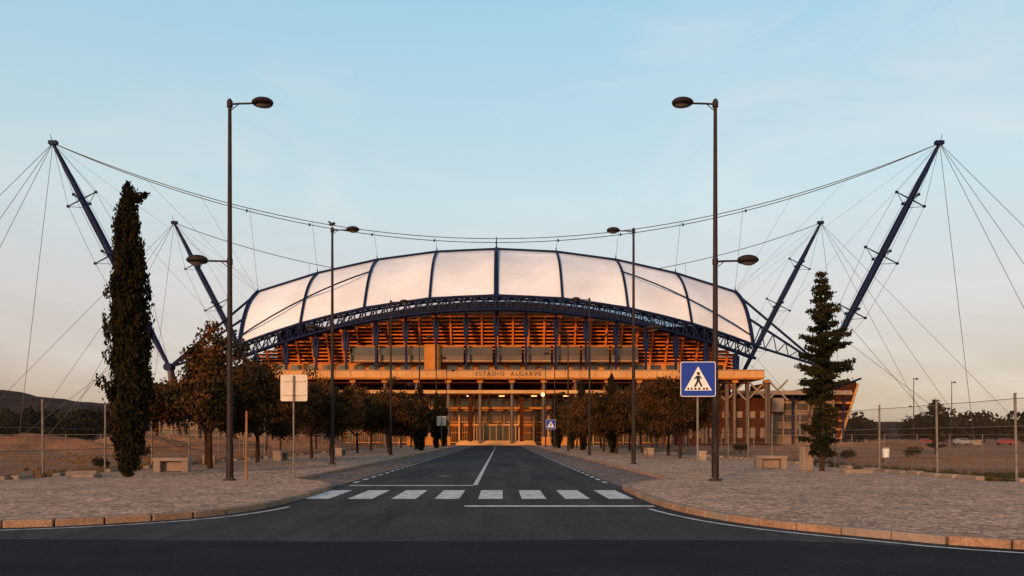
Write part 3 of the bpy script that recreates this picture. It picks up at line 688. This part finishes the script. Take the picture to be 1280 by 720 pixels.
# ------------------------------------------------------------------ distant lamps and cars on the right
def car(k):
    mb=MB(); prof=[(-2.1,.35),(-2.12,.75),(-1.95,.95),(-1.5,1.0),(-1.05,1.40),(.45,1.42),(1.1,.98),(1.9,.85),(2.1,.65),(2.1,.35)]; n=len(prof)
    def W(z): return .86 if z<1.05 else .66
    A=[(x,-W(z),z) for x,z in prof]; B=[(x,W(z),z) for x,z in prof]
    mb.add(A+B,[list(range(n)),list(range(2*n-1,n-1,-1))]+[(i,n+i,n+(i+1)%n,(i+1)%n) for i in range(n)],k)
    for s in(-1,1):
        mb.add([(-1.35,s*.84,1.03),(-.98,s*.72,1.33),(.35,s*.72,1.34),(.9,s*.84,1.03)],[(0,1,2,3)],'glass')
        for x in(-1.3,1.3): mb.cyl((x,s*.70,.32),(x,s*.90,.32),.32,.32,'tyre',16); mb.cyl((x,s*.90,.32),(x,s*.91,.32),.18,.18,'galv',12)
    return mb.mesh('parked_car')
cr,cw=car('red'),car('carw')
for me,x,y,r in((cr,88,165,.1),(cw,97,168,0),(cr,105,166,.05),(cr,124,172,0)): place(me,'parked_car',(x,y,0),r)
for x,y in((80,155),(93,165),(116,160)): place(lm[1],'street_lamp',(x,y,0),.6)
# ------------------------------------------------------------------ light, world, camera
EL=math.radians(10); AZ=math.radians(203)
sd=Vector((math.sin(AZ)*math.cos(EL),math.cos(AZ)*math.cos(EL),math.sin(EL)))
sl=bpy.data.lights.new('sun','SUN'); sl.energy=3.4; sl.angle=math.radians(5); sl.color=(1,.54,.28)
so=bpy.data.objects.new('sun',sl); S.collection.objects.link(so); so.rotation_euler=(-sd).to_track_quat('-Z','Y').to_euler()
w=bpy.data.worlds.new('World'); S.world=w; w.use_nodes=True; nt=w.node_tree; L=nt.links; nt.nodes.clear()
out=nd(nt,'ShaderNodeOutputWorld'); sky=nd(nt,'ShaderNodeTexSky',sky_type='NISHITA'); sky.sun_disc=False; sky.sun_elevation=EL; sky.sun_rotation=AZ
b1=nd(nt,'ShaderNodeBackground'); b1.inputs[1].default_value=.05; L.new(sky.outputs[0],b1.inputs[0])
tc=nd(nt,'ShaderNodeTexCoord'); sp=nd(nt,'ShaderNodeSeparateXYZ'); L.new(tc.outputs['Generated'],sp.inputs[0])
r=nd(nt,'ShaderNodeValToRGB'); e=r.color_ramp.elements
cols=[(0,(.27,.155,.150)),(.07,(.41,.275,.25)),(.16,(.56,.48,.45)),(.28,(.50,.61,.62)),(.48,(.32,.56,.69)),(.62,(.16,.32,.45)),(1,(.05,.11,.20))]
e[0].position=0; e[0].color=(*cols[0][1],1); e[1].position=1; e[1].color=(*cols[-1][1],1)
for p,c in cols[1:-1]: q=e.new(p); q.color=(*c,1)
L.new(sp.outputs[2],r.inputs['Fac'])
mp=nd(nt,'ShaderNodeMapping'); mp.inputs['Scale'].default_value=(1.6,1.6,5); L.new(tc.outputs['Generated'],mp.inputs[0])
n=nd(nt,'ShaderNodeTexNoise'); n.inputs['Scale'].default_value=1.7; n.inputs['Detail'].default_value=9; n.inputs['Roughness'].default_value=.6; n.inputs['Distortion'].default_value=.7; L.new(mp.outputs[0],n.inputs['Vector'])
mr=nd(nt,'ShaderNodeMapRange'); mr.inputs['From Min'].default_value=.46; mr.inputs['From Max'].default_value=.75; mr.inputs['To Max'].default_value=.5; L.new(n.outputs['Fac'],mr.inputs['Value'])
mx=nd(nt,'ShaderNodeMix',data_type='RGBA'); mx.inputs['B'].default_value=(.74,.68,.65,1); L.new(mr.outputs[0],mx.inputs['Factor']); L.new(r.outputs[0],mx.inputs['A'])
b2=nd(nt,'ShaderNodeBackground'); b2.inputs[1].default_value=.96; L.new(mx.outputs['Result'],b2.inputs[0])
ad=nd(nt,'ShaderNodeAddShader'); L.new(b1.outputs[0],ad.inputs[0]); L.new(b2.outputs[0],ad.inputs[1]); L.new(ad.outputs[0],out.inputs[0])
cd=bpy.data.cameras.new('camera'); co=bpy.data.objects.new('camera',cd); S.collection.objects.link(co); S.camera=co
co.location=(0,0,1.6); co.rotation_euler=(math.pi/2,0,0); cd.sensor_width=36; cd.lens=28.125; cd.shift_x=14/1280; cd.shift_y=187/1280; cd.clip_end=6000; cd.clip_start=.1
